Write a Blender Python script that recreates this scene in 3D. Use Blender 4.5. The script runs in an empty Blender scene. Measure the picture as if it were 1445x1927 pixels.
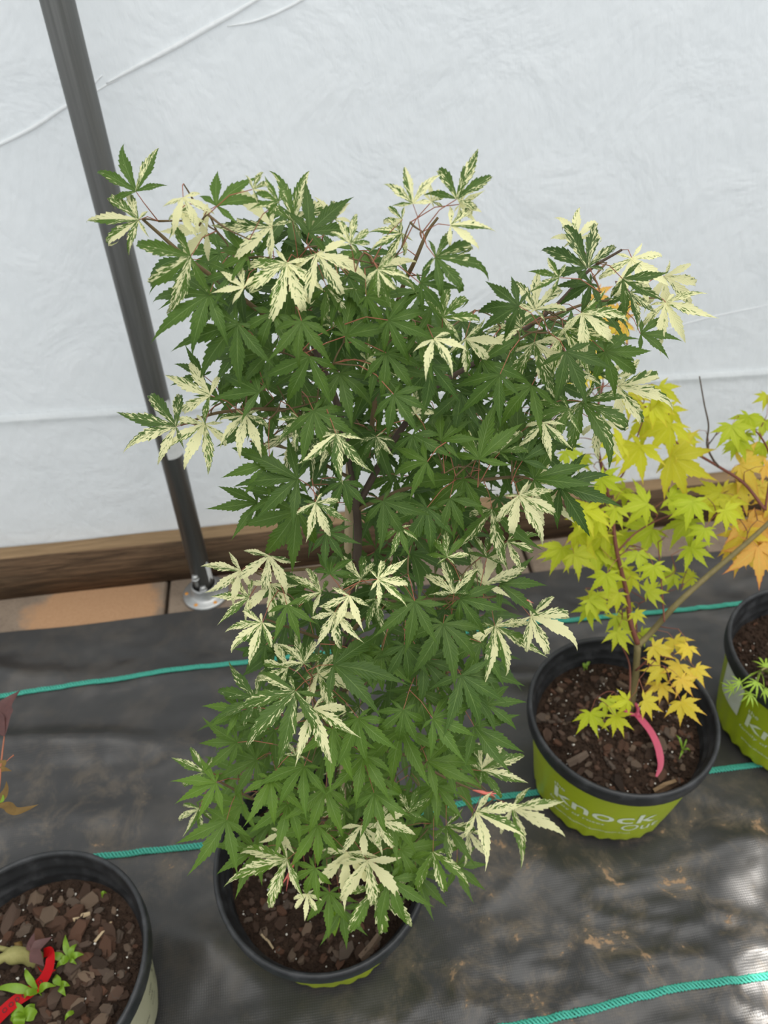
import bpy, bmesh, math, random
import numpy as np
from mathutils import Vector, Matrix, noise

# ------------------------------------------------------------------ camera, light, exposure
W, H_PX, F_PX = 1445, 1927, 1455.35
CAM_H, PITCH, ROLL, YAW = 1.2118, 42.025, -2.023, -6.044
SC = bpy.context.scene
COL = SC.collection
rd = math.radians
CAM_R = (Matrix.Rotation(rd(YAW), 3, 'Z') @ Matrix.Rotation(rd(90 - PITCH), 3, 'X') @ Matrix.Rotation(rd(ROLL), 3, 'Z'))
CAM_P = Vector((0, 0, CAM_H))
cd = bpy.data.cameras.new('camera')
cam = bpy.data.objects.new('camera', cd); COL.objects.link(cam)
cd.sensor_fit = 'VERTICAL'; cd.sensor_height = 24.0; cd.sensor_width = 24.0 * W / H_PX
cd.lens = F_PX / H_PX * 24.0
cd.clip_start = 0.02
cd.dof.use_dof = True; cd.dof.focus_distance = 0.62; cd.dof.aperture_fstop = 5.6
m4 = CAM_R.to_4x4(); m4.translation = CAM_P; cam.matrix_world = m4
SC.camera = cam

wd = bpy.data.worlds.new('overcast_daylight'); SC.world = wd; wd.use_nodes = True
bg = wd.node_tree.nodes['Background']
bg.inputs['Color'].default_value = (0.93, 0.97, 1.0, 1); bg.inputs['Strength'].default_value = 1.0

sd = bpy.data.lights.new('sun_through_film', 'SUN'); sd.energy = 1.7; sd.angle = rd(55); sd.color = (1.0, 0.97, 0.92)
sun = bpy.data.objects.new('sun_through_film', sd); COL.objects.link(sun)
sun.location = (0.6, -0.4, 3)
sun.rotation_euler = Vector((-0.25, 0.28, -1)).to_track_quat('-Z', 'Y').to_euler()

vs = SC.view_settings
vs.view_transform = 'Standard'; vs.look = 'None'; vs.gamma = 1.0; vs.use_curve_mapping = False
vs.exposure = 0.0
SC.cycles.use_denoising = True
SC.cycles.max_bounces = 6; SC.cycles.transparent_max_bounces = 4

def ray(x, y):
    return CAM_R @ Vector(((x - W / 2) / F_PX, -(y - H_PX / 2) / F_PX, -1))
def at(x, y, Y):                       # the point at distance Y into the place seen at a photo pixel
    d = ray(x, y); return CAM_P + d * (Y / d.y)
def atz(x, y, z):                      # ... at height z
    d = ray(x, y); return CAM_P + d * ((z - CAM_H) / d.z)
def depth(p):
    return -(CAM_R.transposed() @ (Vector(p) - CAM_P)).z
CX, CY = CAM_R.col[0], CAM_R.col[1]

# ------------------------------------------------------------------ helpers
def tag(o, label=None, cat=None, group=None, kind=None):
    if label: o['label'] = label
    if cat: o['category'] = cat
    if group: o['group'] = group
    if kind: o['kind'] = kind
    return o
def empty(name, loc):
    o = bpy.data.objects.new(name, None); COL.objects.link(o); o.location = loc; o.empty_display_size = .02
    return o
def link(name, me, mat=None, parent=None, loc=None):
    o = bpy.data.objects.new(name, me); COL.objects.link(o)
    if mat and not me.materials: me.materials.append(mat)
    if parent: o.parent = parent
    if loc is not None: o.location = loc
    return o
def mesh(name, v, f, smooth=True):
    me = bpy.data.meshes.new(name)
    me.from_pydata([tuple(p) for p in v], [], f)
    if smooth: me.polygons.foreach_set('use_smooth', [True] * len(me.polygons))
    me.update()
    return me
class MB:
    """collects shapes of one object; coordinates are world, build() moves them under the parent's origin"""
    def __init__(s): s.v = []; s.f = []
    def add(s, v, f):
        n = len(s.v); s.v += [Vector(p) for p in v]; s.f += [tuple(i + n for i in q) for q in f]; return s
    def box(s, a, b):
        v = [(x, y, z) for z in (a[2], b[2]) for y in (a[1], b[1]) for x in (a[0], b[0])]
        return s.add(v, [(0, 2, 3, 1), (4, 5, 7, 6), (0, 1, 5, 4), (2, 6, 7, 3), (0, 4, 6, 2), (1, 3, 7, 5)])
    def tube(s, path, rad, n=6, cap=True, squash=1.0):
        path = [Vector(p) for p in path]
        if not hasattr(rad, '__len__'): rad = [rad] * len(path)
        v = []; ref = None
        for i, p in enumerate(path):
            t = (path[min(i + 1, len(path) - 1)] - path[max(i - 1, 0)])
            t = t.normalized() if t.length > 1e-9 else Vector((0, 0, 1))
            if ref is None: ref = t.orthogonal()
            a = (ref - t * ref.dot(t)); a = a.normalized() if a.length > 1e-6 else t.orthogonal().normalized()
            ref = a; b = t.cross(a)
            for k in range(n):
                c = 2 * math.pi * k / n
                v.append(p + (a * math.cos(c) + b * math.sin(c) * squash) * rad[i])
        f = [(i * n + k, i * n + (k + 1) % n, (i + 1) * n + (k + 1) % n, (i + 1) * n + k) for i in range(len(path) - 1) for k in range(n)]
        if cap: f += [tuple(range(n))[::-1], tuple((len(path) - 1) * n + k for k in range(n))]
        return s.add(v, f)
    def lathe(s, c, prof, n=64, wob=None, a0=0, a1=2 * math.pi):
        full = abs(a1 - a0 - 2 * math.pi) < 1e-6; m = n if full else n + 1
        v = []
        for (r, z) in prof:
            for k in range(m):
                a = a0 + (a1 - a0) * k / n
                rr, zz = (r, z) if wob is None else wob(r, z, a)
                v.append((c[0] + rr * math.cos(a), c[1] + rr * math.sin(a), c[2] + zz))
        f = []
        for i in range(len(prof) - 1):
            for k in range(n):
                k2 = (k + 1) % m
                f.append((i * m + k, i * m + k2, (i + 1) * m + k2, (i + 1) * m + k))
        return s.add(v, f)
    def build(s, name, mat, parent=None, smooth=True):
        o0 = parent
        off = Vector((0, 0, 0))
        while o0 is not None: off += o0.location; o0 = o0.parent
        return link(name, mesh(name, [p - off for p in s.v], s.f, smooth), mat, parent)
def spline(pts, n=8):
    """Catmull-Rom through points"""
    P = [Vector(p) for p in pts]
    if len(P) < 3:
        return [P[0].lerp(P[-1], i / n) for i in range(n + 1)]
    P = [P[0] * 2 - P[1]] + P + [P[-1] * 2 - P[-2]]
    out = []
    for i in range(1, len(P) - 2):
        for k in range(n):
            t = k / n; a, b, c, d = P[i - 1:i + 3]
            out.append(0.5 * ((2 * b) + (c - a) * t + (2 * a - 5 * b + 4 * c - d) * t * t + (3 * b - a - 3 * c + d) * t ** 3))
    out.append(P[-2]); return out

# ------------------------------------------------------------------ materials
class NT:
    def __init__(s, name):
        s.m = bpy.data.materials.new(name); s.m.use_nodes = True; s.t = s.m.node_tree
        s.p = s.t.nodes['Principled BSDF']; s.out = s.t.nodes['Material Output']
    def n(s, typ, ins=None, **kw):
        nd = s.t.nodes.new('ShaderNode' + typ)
        for k, v in kw.items(): setattr(nd, k, v)
        for k, v in (ins or {}).items(): s.set(nd, k, v)
        return nd
    def set(s, nd, k, v):
        sock = nd.inputs[k]
        if isinstance(v, bpy.types.NodeSocket): s.t.links.new(v, sock)
        elif isinstance(v, (tuple, list)) and len(v) == 3 and sock.type == 'RGBA': sock.default_value = (*v, 1)
        else: sock.default_value = v
    def math(s, op, a, b=0.0, c=None, clamp=False):
        nd = s.n('Math', {0: a, 1: b}, operation=op, use_clamp=clamp)
        if c is not None: s.set(nd, 2, c)
        return nd.outputs[0]
    def mix(s, f, a, b):
        nd = s.n('Mix', data_type='RGBA'); s.set(nd, 0, f); s.set(nd, 6, a); s.set(nd, 7, b); return nd.outputs[2]
    def step(s, x, lo, hi):
        nd = s.n('MapRange', {0: x, 1: lo, 2: hi}, interpolation_type='SMOOTHSTEP'); return nd.outputs[0]
    def noise(s, vec, scale, detail=3.0, rough=.55, dist=0.0):
        return s.n('TexNoise', {'Vector': vec, 'Scale': scale, 'Detail': detail, 'Roughness': rough, 'Distortion': dist}).outputs[0]
    def map(s, vec, scale=(1, 1, 1), rot=(0, 0, 0)):
        return s.n('Mapping', {'Vector': vec, 'Scale': scale, 'Rotation': rot}).outputs[0]
    def bump(s, h, strength=.3, dist=.002):
        nd = s.n('Bump', {'Height': h, 'Strength': strength, 'Distance': dist}); s.set(s.p, 'Normal', nd.outputs[0]); return nd
    def pr(s, **kw):
        for k, v in kw.items():
            s.set(s.p, {'base': 'Base Color', 'rough': 'Roughness', 'spec': 'Specular IOR Level', 'metal': 'Metallic', 'coat': 'Coat Weight', 'sheen': 'Sheen Weight'}[k], v)
        return s
    @property
    def obj(s): return s.n('TexCoord').outputs['Object']
    @property
    def pos(s): return s.n('NewGeometry').outputs['Position']
def plain(name, base, rough=.5, spec=.5, var=.15, scale=60, metal=0):
    t = NT(name); n = t.noise(t.pos, scale)
    t.pr(base=t.mix(n, tuple(c * (1 - var) for c in base), tuple(min(1, c * (1 + var)) for c in base)), rough=rough, spec=spec, metal=metal)
    t.bump(n, .08, .002)
    return t.m

def translucent(t, col, fac, tint=(1, 1, 1)):
    tr = t.n('BsdfTranslucent', {'Color': col})
    ms = t.n('MixShader', {0: fac, 1: t.p.outputs[0], 2: tr.outputs[0]})
    t.t.links.new(ms.outputs[0], t.out.inputs[0])

def mat_leaf(name, variegated):
    t = NT(name)
    uv = t.n('UVMap', uv_map='UVMap').outputs[0]
    sx = t.n('SeparateXYZ', {0: uv}); u, v = sx.outputs[0], sx.outputs[1]
    lobe = t.n('Attribute', attribute_name='lobe').outputs['Fac']
    oi = t.n('ObjectInfo')
    sc = t.n('SeparateColor', {0: oi.outputs['Color']}); V, light, hue = sc.outputs[0], sc.outputs[1], sc.outputs[2]
    rnd = oi.outputs['Random']
    au = t.math('ABSOLUTE', u)
    side = t.math('GREATER_THAN', u, 0.0)
    key = t.math('ADD', t.math('MULTIPLY', lobe, 2.0), side)
    key2 = t.math('MULTIPLY_ADD', rnd, 97.3, key)
    base = t.mix(hue, (.043, .095, .011), (.135, .25, .016))
    nz = t.noise(t.n('CombineXYZ', {0: u, 1: t.math('MULTIPLY', v, 3.0), 2: key2}).outputs[0], 1.6)
    base = t.mix(t.step(nz, .45, .75), base, t.mix(hue, (.068, .130, .015), (.16, .28, .022)))
    # lateral veins and the pale midrib
    lat = t.n('TexWave', {'Vector': t.n('CombineXYZ', {0: t.math('SUBTRACT', t.math('MULTIPLY', v, 3.2), t.math('MULTIPLY', au, .55)), 1: 0.0, 2: 0.0}).outputs[0], 'Scale': 1.4, 'Distortion': 0.0}).outputs['Fac']
    latm = t.math('MULTIPLY', t.step(lat, .86, 1.0), .16)
    base = t.mix(latm, base, (.16, .25, .06))
    mid = t.math('SUBTRACT', 1.0, t.step(au, .02, .085))
    base = t.mix(t.math('MULTIPLY', mid, .42), base, (.25, .36, .11))
    if variegated:
        h = t.n('TexWhiteNoise', {'W': key2}, noise_dimensions='1D').outputs['Value']
        obl = t.math('SUBTRACT', t.math('MULTIPLY', v, 7.0), t.math('MULTIPLY', au, 1.5))
        sp = t.noise(t.n('CombineXYZ', {0: t.math('MULTIPLY', u, 1.3), 1: obl, 2: t.math('MULTIPLY', key2, 3.1)}).outputs[0], 1.9, 2.5, .6)
        d = t.math('ADD', t.math('MULTIPLY', t.math('SUBTRACT', t.math('MULTIPLY_ADD', V, 1.22, -.14), h), .80), t.math('MULTIPLY', t.math('SUBTRACT', sp, .5), 2.5))
        mask = t.step(d, -.03, .05)
        cream = t.mix(t.noise(t.obj, 160), (.80, .77, .36), (.86, .83, .52))
        half = t.step(d, -.22, -.03)
        base = t.mix(t.math('MULTIPLY', half, .25), base, (.25, .33, .14))
        base = t.mix(mask, base, cream)
    base = t.n('HueSaturation', {'Color': base, 'Value': t.math('MULTIPLY_ADD', light, .5, .75)}).outputs[0]
    t.pr(base=base, rough=.48, spec=.35)
    t.bump(t.math('ADD', lat, t.math('MULTIPLY', mid, -1.5)), .25, .0006)
    translucent(t, base, .30)
    return t.m

def mat_mass():
    t = NT('maple_leaf_mass_green')
    uv = t.n('UVMap', uv_map='UVMap').outputs[0]
    sx = t.n('SeparateXYZ', {0: uv}); au = t.math('ABSOLUTE', sx.outputs[0])
    r = t.n('Attribute', attribute_name='leafrand').outputs['Fac']
    base = t.mix(r, (.043, .095, .011), (.11, .205, .016))
    mid = t.math('SUBTRACT', 1.0, t.step(au, .02, .085))
    base = t.mix(t.math('MULTIPLY', mid, .42), base, (.25, .36, .11))
    t.pr(base=base, rough=.48, spec=.35); translucent(t, base, .30)
    return t.m

def mat_yellow():
    t = NT('golden_maple_leaf')
    uv = t.n('UVMap', uv_map='UVMap').outputs[0]
    sx = t.n('SeparateXYZ', {0: uv}); u, v = sx.outputs[0], sx.outputs[1]; au = t.math('ABSOLUTE', u)
    oi = t.n('ObjectInfo'); sc = t.n('SeparateColor', {0: oi.outputs['Color']}); h, light = sc.outputs[0], sc.outputs[1]
    cr = t.n('ValToRGB', {0: h}); e = cr.color_ramp.elements
    e[0].position = 0; e[0].color = (.43, .52, .018, 1); e[1].position = 1; e[1].color = (.80, .36, .09, 1)
    k = e.new(.35); k.color = (.62, .60, .02, 1); k = e.new(.6); k.color = (.80, .58, .06, 1)
    nz = t.noise(t.obj, 90)
    base = t.mix(t.math('MULTIPLY', t.step(nz, .42, .66), .45), cr.outputs[0], (.40, .44, .025))
    edge = t.math('MULTIPLY', t.step(t.math('ADD', t.math('MULTIPLY', au, .5), v), .85, 1.35), t.math('MULTIPLY_ADD', h, .85, .06))
    base = t.mix(edge, base, (.62, .13, .06))
    mid = t.math('SUBTRACT', 1.0, t.step(au, .02, .10))
    base = t.mix(t.math('MULTIPLY', mid, .3), base, (.75, .68, .15))
    base = t.n('HueSaturation', {'Color': base, 'Value': t.math('MULTIPLY_ADD', light, .4, .8)}).outputs[0]
    t.pr(base=base, rough=.5, spec=.3); translucent(t, base, .35)
    return t.m

def mat_bark(name, a, b, rough=.75):
    t = NT(name); n = t.noise(t.map(t.pos, (1, 1, .25)), 140, 4)
    t.pr(base=t.mix(n, a, b), rough=rough, spec=.25); t.bump(n, .4, .002); return t.m

def mat_wood():
    t = NT('weathered_timber')
    g = t.noise(t.map(t.pos, (.9, 16, 16)), 11, 7, .7, .5)
    big = t.noise(t.map(t.pos, (.7, 6, 6)), 5, 3)
    c = t.mix(t.step(g, .3, .72), (.040, .024, .014), (.200, .122, .068))
    c = t.mix(t.math('MULTIPLY', t.step(big, .42, .7), .5), c, (.13, .088, .052))
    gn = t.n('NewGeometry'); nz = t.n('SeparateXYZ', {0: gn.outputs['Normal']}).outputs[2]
    c = t.mix(t.math('MULTIPLY', t.step(nz, .6, .9), .7), c, t.mix(g, (.20, .125, .06), (.42, .29, .16)))   # the upper edge takes a paler brown
    t.pr(base=c, rough=.8, spec=.25); t.bump(g, .7, .004)
    return t.m

def mat_paver():
    t = NT('concrete_paver')
    p = t.pos
    n = t.noise(p, 26, 5); f = t.noise(p, 220, 3)
    c = t.mix(n, (.155, .115, .085), (.30, .235, .175))
    c = t.mix(t.math('MULTIPLY', t.step(f, .55, .7), .5), c, (.12, .09, .07))
    clay = atz(178, 1140, 0)
    d = t.n('VectorMath', {0: t.map(t.n('VectorMath', {0: p, 1: tuple(clay)}, operation='SUBTRACT').outputs[0], (6.6, 13, 0))}, operation='LENGTH').outputs['Value']
    d = t.math('ADD', d, t.math('MULTIPLY', t.math('SUBTRACT', t.noise(p, 17, 4), .5), .9))
    c = t.mix(t.math('SUBTRACT', 1.0, t.step(d, .75, 1.08)), c, t.mix(f, (.34, .19, .10), (.45, .275, .155)))  # spilled clay dust
    t.pr(base=c, rough=.9, spec=.2); t.bump(t.math('ADD', n, f), .5, .003)
    return t.m

def mat_fabric():
    t = NT('black_woven_ground_fabric')
    p = t.pos
    w1 = t.n('TexWave', {'Vector': p, 'Scale': 95.0, 'Distortion': .4, 'Detail': 1.0}, bands_direction='X').outputs['Fac']
    w2 = t.n('TexWave', {'Vector': p, 'Scale': 95.0, 'Distortion': .4, 'Detail': 1.0}, bands_direction='Y').outputs['Fac']
    weave = t.math('MULTIPLY', w1, w2)
    c = t.mix(weave, (.030, .029, .028), (.050, .048, .047))
    dust = t.step(t.noise(p, 5.5, 5, .6), .45, .75)
    c = t.mix(t.math('MULTIPLY', dust, .35), c, (.13, .115, .10))
    # dried mud: patches and crumbs, most on the trodden strip in front of the pots
    sx = t.n('SeparateXYZ', {0: p})
    zone = t.math('MULTIPLY', t.math('SUBTRACT', 1.0, t.step(sx.outputs[1], .50, .66)), t.step(sx.outputs[0], -.12, .12))
    z2 = t.math('MULTIPLY', t.math('MULTIPLY', t.step(sx.outputs[1], .48, .58), t.math('SUBTRACT', 1.0, t.step(sx.outputs[1], .72, .84))), t.math('SUBTRACT', 1.0, t.step(sx.outputs[0], -.2, 0.0)))
    zone = t.math('MAXIMUM', zone, t.math('MULTIPLY', z2, .75))
    m1 = t.noise(p, 15, 9, .74, .5); m2 = t.noise(p, 75, 5, .65)
    thr = t.math('SUBTRACT', .70, t.math('MULTIPLY', zone, .11))
    mud = t.step(t.math('ADD', t.math('MULTIPLY', m1, .78), t.math('MULTIPLY', m2, .24)), thr, t.math('ADD', thr, .035))
    film = t.math('MULTIPLY', t.step(m1, .46, .62), t.math('MULTIPLY_ADD', zone, .28, .08))
    c = t.mix(film, c, (.19, .145, .095))
    c = t.mix(t.math('MULTIPLY', mud, .8), c, t.mix(m2, (.24, .145, .075), (.46, .29, .16)))
    r = t.math('ADD', t.math('MULTIPLY', mud, .4), t.math('MULTIPLY_ADD', dust, .14, .37))
    t.pr(base=c, rough=r, spec=.5)
    hh = t.math('ADD', t.math('MULTIPLY', weave, .35), t.math('MULTIPLY', mud, .8))
    t.bump(hh, .35, .0012)
    return t.m

def mat_film(name='white_greenhouse_film', fold=False):
    t = NT(name)
    p = t.pos
    n = t.noise(t.map(p, (1, 1, 1), (0, .5, 0)), 7, 4, .6, .6); f = t.noise(t.map(p, (2.5, 1, 1), (0, .45, 0)), 30, 3)
    c = t.mix(n, (.80, .832, .842), (.88, .90, .902))
    if fold: c = (.97, .975, .975)     # the fold's bright sheen is put into a paler film colour
    t.pr(base=c, rough=.38, spec=.4)
    t.bump(t.math('ADD', n, t.math('MULTIPLY', f, .30)), .55, .016)
    translucent(t, c, .40)
    return t.m

def mat_metal():
    t = NT('galvanised_steel')
    g = t.noise(t.map(t.pos, (40, 40, 1.2)), 6, 4); b = t.noise(t.pos, 20, 3)
    c = t.mix(g, (.085, .087, .083), (.235, .235, .225)); c = t.mix(t.math('MULTIPLY', b, .3), c, (.15, .14, .12))
    t.pr(base=c, rough=t.math('MULTIPLY_ADD', g, .2, .34), metal=.75, spec=.5)
    return t.m
def mat_zinc():
    t = NT('bright_zinc')
    b = t.noise(t.pos, 60, 3)
    t.pr(base=t.mix(b, (.34, .34, .33), (.55, .56, .55)), rough=.42, metal=.7); return t.m

def mat_pot():
    t = NT('black_nursery_plastic')
    n = t.noise(t.pos, 45, 4)
    t.pr(base=t.mix(t.step(n, .4, .8), (.016, .017, .018), (.045, .046, .048)), rough=t.math('MULTIPLY_ADD', n, .25, .32), spec=.5)
    return t.m
def mat_sleeve():
    t = NT('lime_green_film')
    n = t.noise(t.pos, 16, 3)
    t.pr(base=t.mix(n, (.32, .40, .006), (.44, .52, .012)), rough=.33, spec=.45); t.bump(n, .25, .006); return t.m
def mat_soil():
    t = NT('potting_mix')
    n = t.noise(t.pos, 120, 5); b = t.noise(t.pos, 420, 3)
    c = t.mix(n, (.012, .008, .006), (.085, .05, .032)); c = t.mix(t.step(b, .6, .75), c, (.10, .062, .04))
    t.pr(base=c, rough=.9, spec=.2); t.bump(t.math('ADD', n, b), .9, .006); return t.m
def mat_chip():
    t = NT('pine_bark_chip')
    r = t.n('ObjectInfo').outputs['Random']; n = t.noise(t.map(t.obj, (1, 4, 1)), 130, 4)
    cr = t.n('ValToRGB', {0: r}); e = cr.color_ramp.elements
    e[0].color = (.040, .026, .018, 1); e[1].color = (.24, .165, .11, 1)
    for p_, c_ in ((.25, (.10, .058, .038, 1)), (.5, (.15, .072, .042, 1)), (.7, (.13, .098, .075, 1)), (.88, (.17, .12, .085, 1))):
        k = e.new(p_); k.color = c_
    c = t.mix(t.math('MULTIPLY', n, .5), cr.outputs[0], t.mix(.6, cr.outputs[0], (.02, .012, .01)))
    t.pr(base=c, rough=.8, spec=.25); t.bump(n, .6, .003); return t.m

MAT = dict(leaf=mat_leaf('maple_leaf_green', False), vleaf=mat_leaf('maple_leaf_variegated', True), mass=mat_mass(), gold=mat_yellow(),
    trunk=mat_bark('maple_trunk_bark', (.045, .030, .022), (.13, .095, .07)), twig=mat_bark('maple_twig_bark', (.09, .075, .028), (.19, .12, .06), .6),
    petiole=plain('red_petiole', (.34, .12, .065), .5, .4), ytrunk=mat_bark('golden_maple_bark', (.12, .11, .045), (.25, .19, .08), .6), ytwig=mat_bark('golden_maple_red_twig', (.12, .035, .025), (.22, .08, .05), .5),
    bamboo=mat_bark('bamboo_cane', (.38, .28, .16), (.55, .43, .27), .6), wood=mat_wood(), paver=mat_paver(), fabric=mat_fabric(), film=mat_film(), fold=mat_film('crease_highlight_film', True),
    metal=mat_metal(), zinc=mat_zinc(), pot=mat_pot(), sleeve=mat_sleeve(), soil=mat_soil(), chip=mat_chip(),
    perlite=plain('perlite', (.72, .68, .60), .8, .2), white=plain('white_label', (.72, .73, .72), .5, .4), print=plain('white_ink', (.74, .80, .62), .45, .3, .05),
    rope=plain('green_marker_yarn', (.065, .40, .30), .5, .4, .35, 400), tape=plain('grey_white_tape', (.62, .62, .60), .5, .4), rust=plain('orange_screw', (.62, .27, .05), .6, .3),
    pink=plain('pink_tape', (.52, .085, .14), .4, .3), red=plain('red_tape', (.36, .0015, .004), .5, .15), ink=plain('black_ink', (.012, .010, .010), .5, .3),
    beige=plain('beige_label', (.44, .42, .29), .5, .4, .12, 30), weed=plain('weed_leaf', (.14, .245, .012), .45, .4, .25, 150), purple=plain('wilted_purple_leaf', (.085, .034, .030), .55, .4, .4, 120),
    brown=plain('dry_leaf', (.14, .082, .02), .6, .3, .5, 90), shoot=plain('pink_new_shoot', (.66, .17, .13), .45, .4, .3, 120), dirt=plain('bare_dirt', (.16, .11, .07), .95, .1, .3, 30),
    olive=mat_bark('graft_bark', (.20, .19, .06), (.34, .31, .12), .6), thread=plain('dissected_leaf', (.28, .42, .03), .45, .4, .2, 100))
MAPLE_LEAVES = """
256,360,-105,87,15 260,414,185,83,70 345,372,60,62,100 389,433,180,83,95 407,387,-55,79,5 511,426,190,104,85 476,356,-30,42,60 551,416,-75,96,40
582,437,-45,87,5 628,412,-80,50,80 540,495,115,104,50 596,478,60,96,80 659,458,-70,54,60 358,483,155,108,15 393,555,145,108,0 447,609,125,104,0
395,744,200,79,60 414,754,-90,50,0 331,802,190,96,45 385,798,110,79,85 461,781,90,69,65 488,738,210,87,0 567,605,90,75,0 582,671,110,91,0
511,661,170,83,0 650,632,-50,83,0 690,678,0,62,40 711,507,60,54,60 636,815,150,66,60 590,773,60,83,0 561,786,100,54,40 690,557,20,66,0
459,541,215,54,90 337,399,60,46,60 437,516,170,62,0 524,379,215,50,10 628,615,-80,37,60 482,686,190,75,0 383,707,200,50,0 544,549,60,75,0
615,541,60,71,10 731,603,20,75,0 727,665,60,75,0 515,590,120,75,0 640,703,80,83,0 466,483,200,62,0 777,383,-100,64,60 859,374,-70,86,25
848,424,5,67,70 865,385,10,43,90 812,379,-60,34,80 756,413,190,43,50 820,484,15,92,10 792,533,5,60,0 713,503,40,75,50 833,598,-35,75,20
756,439,150,56,30 1105,503,-110,97,10 1084,450,-92,64,95 1052,522,200,54,40 1189,486,65,86,100 1251,520,55,73,97 1253,570,65,79,90 1007,583,-85,79,75
975,576,190,79,0 981,617,185,82,45 1005,645,75,97,60 1060,619,65,94,25 1095,589,45,84,55 816,638,65,67,85 876,638,50,69,65 1138,662,40,84,0
1163,728,20,92,75 1095,756,60,109,20 1123,795,60,69,90 975,849,-85,101,0 902,864,-80,90,0 940,851,-95,73,10 867,739,100,69,0 906,679,20,82,0
741,743,60,69,0 833,821,-100,69,0 782,778,-80,51,80 1022,795,80,60,70 1000,726,120,86,0 709,688,20,92,0 1078,696,20,51,60 1155,713,-60,39,80
786,628,30,77,0 1172,525,40,69,10 1185,550,80,60,15 1112,533,150,56,0 940,705,140,82,0 1206,628,10,56,0 1065,662,60,82,0 812,688,100,77,0
880,782,150,73,0 1069,769,160,69,10 559,962,130,106,0 594,946,70,65,55 560,901,170,93,0 632,817,85,78,55 453,1074,150,67,85 506,1046,95,75,75
509,1099,100,69,90 468,1124,190,65,40 493,1172,130,69,60 604,1115,200,59,60 657,1121,110,62,80 630,1153,90,65,80 711,1090,0,64,75 679,1090,-120,59,30
780,1132,100,81,0 542,1256,190,61,60 598,1267,40,81,55 571,1248,-100,59,45 721,943,60,75,0 646,906,80,59,0 708,822,90,44,35 717,1220,100,62,0
708,1127,70,56,10 621,1080,-90,56,0 540,1139,70,59,0 499,1214,160,56,0 506,872,170,72,0 484,946,170,69,0 524,931,200,59,0 674,1227,100,62,0
761,1214,90,69,0 752,993,110,53,20 615,1002,60,56,0 873,901,140,97,0 803,956,120,83,0 899,858,-100,58,30 983,866,-80,78,0 926,959,80,94,15
977,933,60,83,85 1002,908,40,86,90 1054,916,20,91,0 1005,901,-15,86,5 911,1100,-60,83,80 941,1099,5,75,0 854,1116,-100,69,50 999,1160,40,86,80
931,1179,80,94,50 834,1174,90,94,3 780,1132,100,72,0 865,1268,60,86,0 797,1243,60,72,0 955,1019,30,58,50 841,1049,-90,55,35 776,819,60,72,0
830,830,-40,66,0 803,869,170,69,0 905,1210,110,78,0 866,1127,20,72,0 847,938,60,61,0 916,1049,-80,55,20 590,1334,80,88,85 759,1336,100,68,0
757,1372,90,93,0 626,1372,60,83,0 805,1432,0,78,0 868,1271,70,91,0 893,1367,20,78,0 906,1450,-20,83,40 964,1521,30,86,60 896,1528,40,83,70
881,1564,90,56,90 815,1604,75,78,20 820,1478,90,63,0 704,1493,70,63,0 679,1554,90,58,97 711,1546,20,63,60 653,1604,90,86,93 691,1619,80,88,90
704,1670,80,96,45 530,1564,100,40,97 540,1617,150,96,40 578,1682,90,38,95 426,1544,125,81,0 386,1453,200,58,20 375,1521,120,45,30 509,1465,80,71,0
482,1430,160,71,0 482,1316,190,81,20 451,1336,190,58,0 648,1523,170,73,10 643,1710,90,58,0 620,1680,95,61,0 754,1599,30,81,0 482,1599,150,71,0
719,1225,80,71,0 916,1326,0,61,0 628,1251,5,104,0 815,1352,20,76,0 684,1422,90,76,0 572,1442,120,76,0 770,1528,-80,48,30 557,1422,-80,35,50
734,1655,60,76,0 406,1473,150,61,0 555,1301,130,114,25 598,1554,120,71,0 734,1523,60,71,0 613,1483,100,76,0 835,1402,40,76,0 714,1463,100,76,0
785,1301,80,76,0 674,1352,80,76,0 456,1513,150,71,0 542,1513,110,71,0 446,1397,170,61,0 840,1554,60,66,10 785,1645,50,61,0 593,1634,110,56,0
860,1629,40,51,0
"""
YELLOW_LEAVES = """
1065,849,29,0 1090,861,25,0 1131,900,35,0 1176,919,32,10 1240,728,41,30 1214,785,48,30 1262,798,51,35 1205,839,54,30 1262,860,67,38 1227,760,38,25
1256,766,38,30 1170,839,41,30 1278,833,35,35 1182,744,38,40 1217,947,45,0 1259,938,38,0 1303,944,41,0 1227,995,48,0 1297,979,48,0 1326,995,29,0
1300,1030,35,0 1125,973,51,20 1084,998,48,15 1058,1030,41,10 1081,1043,38,20 1116,1027,54,10 1157,957,32,5 1201,1040,32,0 1141,1081,35,0
1186,1084,35,20 1230,1065,32,0 1268,1081,29,0 1303,1087,25,10 1217,1113,32,5 1163,1116,32,15 1125,1119,29,10 1109,1129,32,5 1151,1046,29,0
1377,801,38,0 1408,782,32,0 1386,826,32,0 1437,836,35,0 1440,791,35,0 1394,874,48,65 1386,909,48,50 1354,928,45,30 1431,916,41,55 1440,967,64,95
1408,982,54,85 1392,1021,51,65 1427,1030,57,95 1399,1002,48,60 1440,877,29,85 1443,744,22,20 1364,960,35,15 1373,941,38,40 1138,1002,48,15
1100,960,41,25 1453,998,57,90 1463,922,48,65 1108,1143,30,0 1128,1127,30,10 1161,1160,37,0 1161,1190,30,10 1207,1190,23,0 1229,1217,30,50
1269,1204,30,55 1296,1217,23,55 1242,1258,30,50 1279,1251,30,60 1309,1258,27,60 1282,1278,27,65 1245,1288,27,60 1212,1318,30,45 1182,1318,27,20
1282,1321,37,60 1111,1342,34,5 1141,1318,27,5 1158,1348,30,25 1195,1154,20,25 1163,589,38,85 1120,555,36,95 1175,610,34,60 1100,640,36,60
1090,700,36,55
"""
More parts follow.
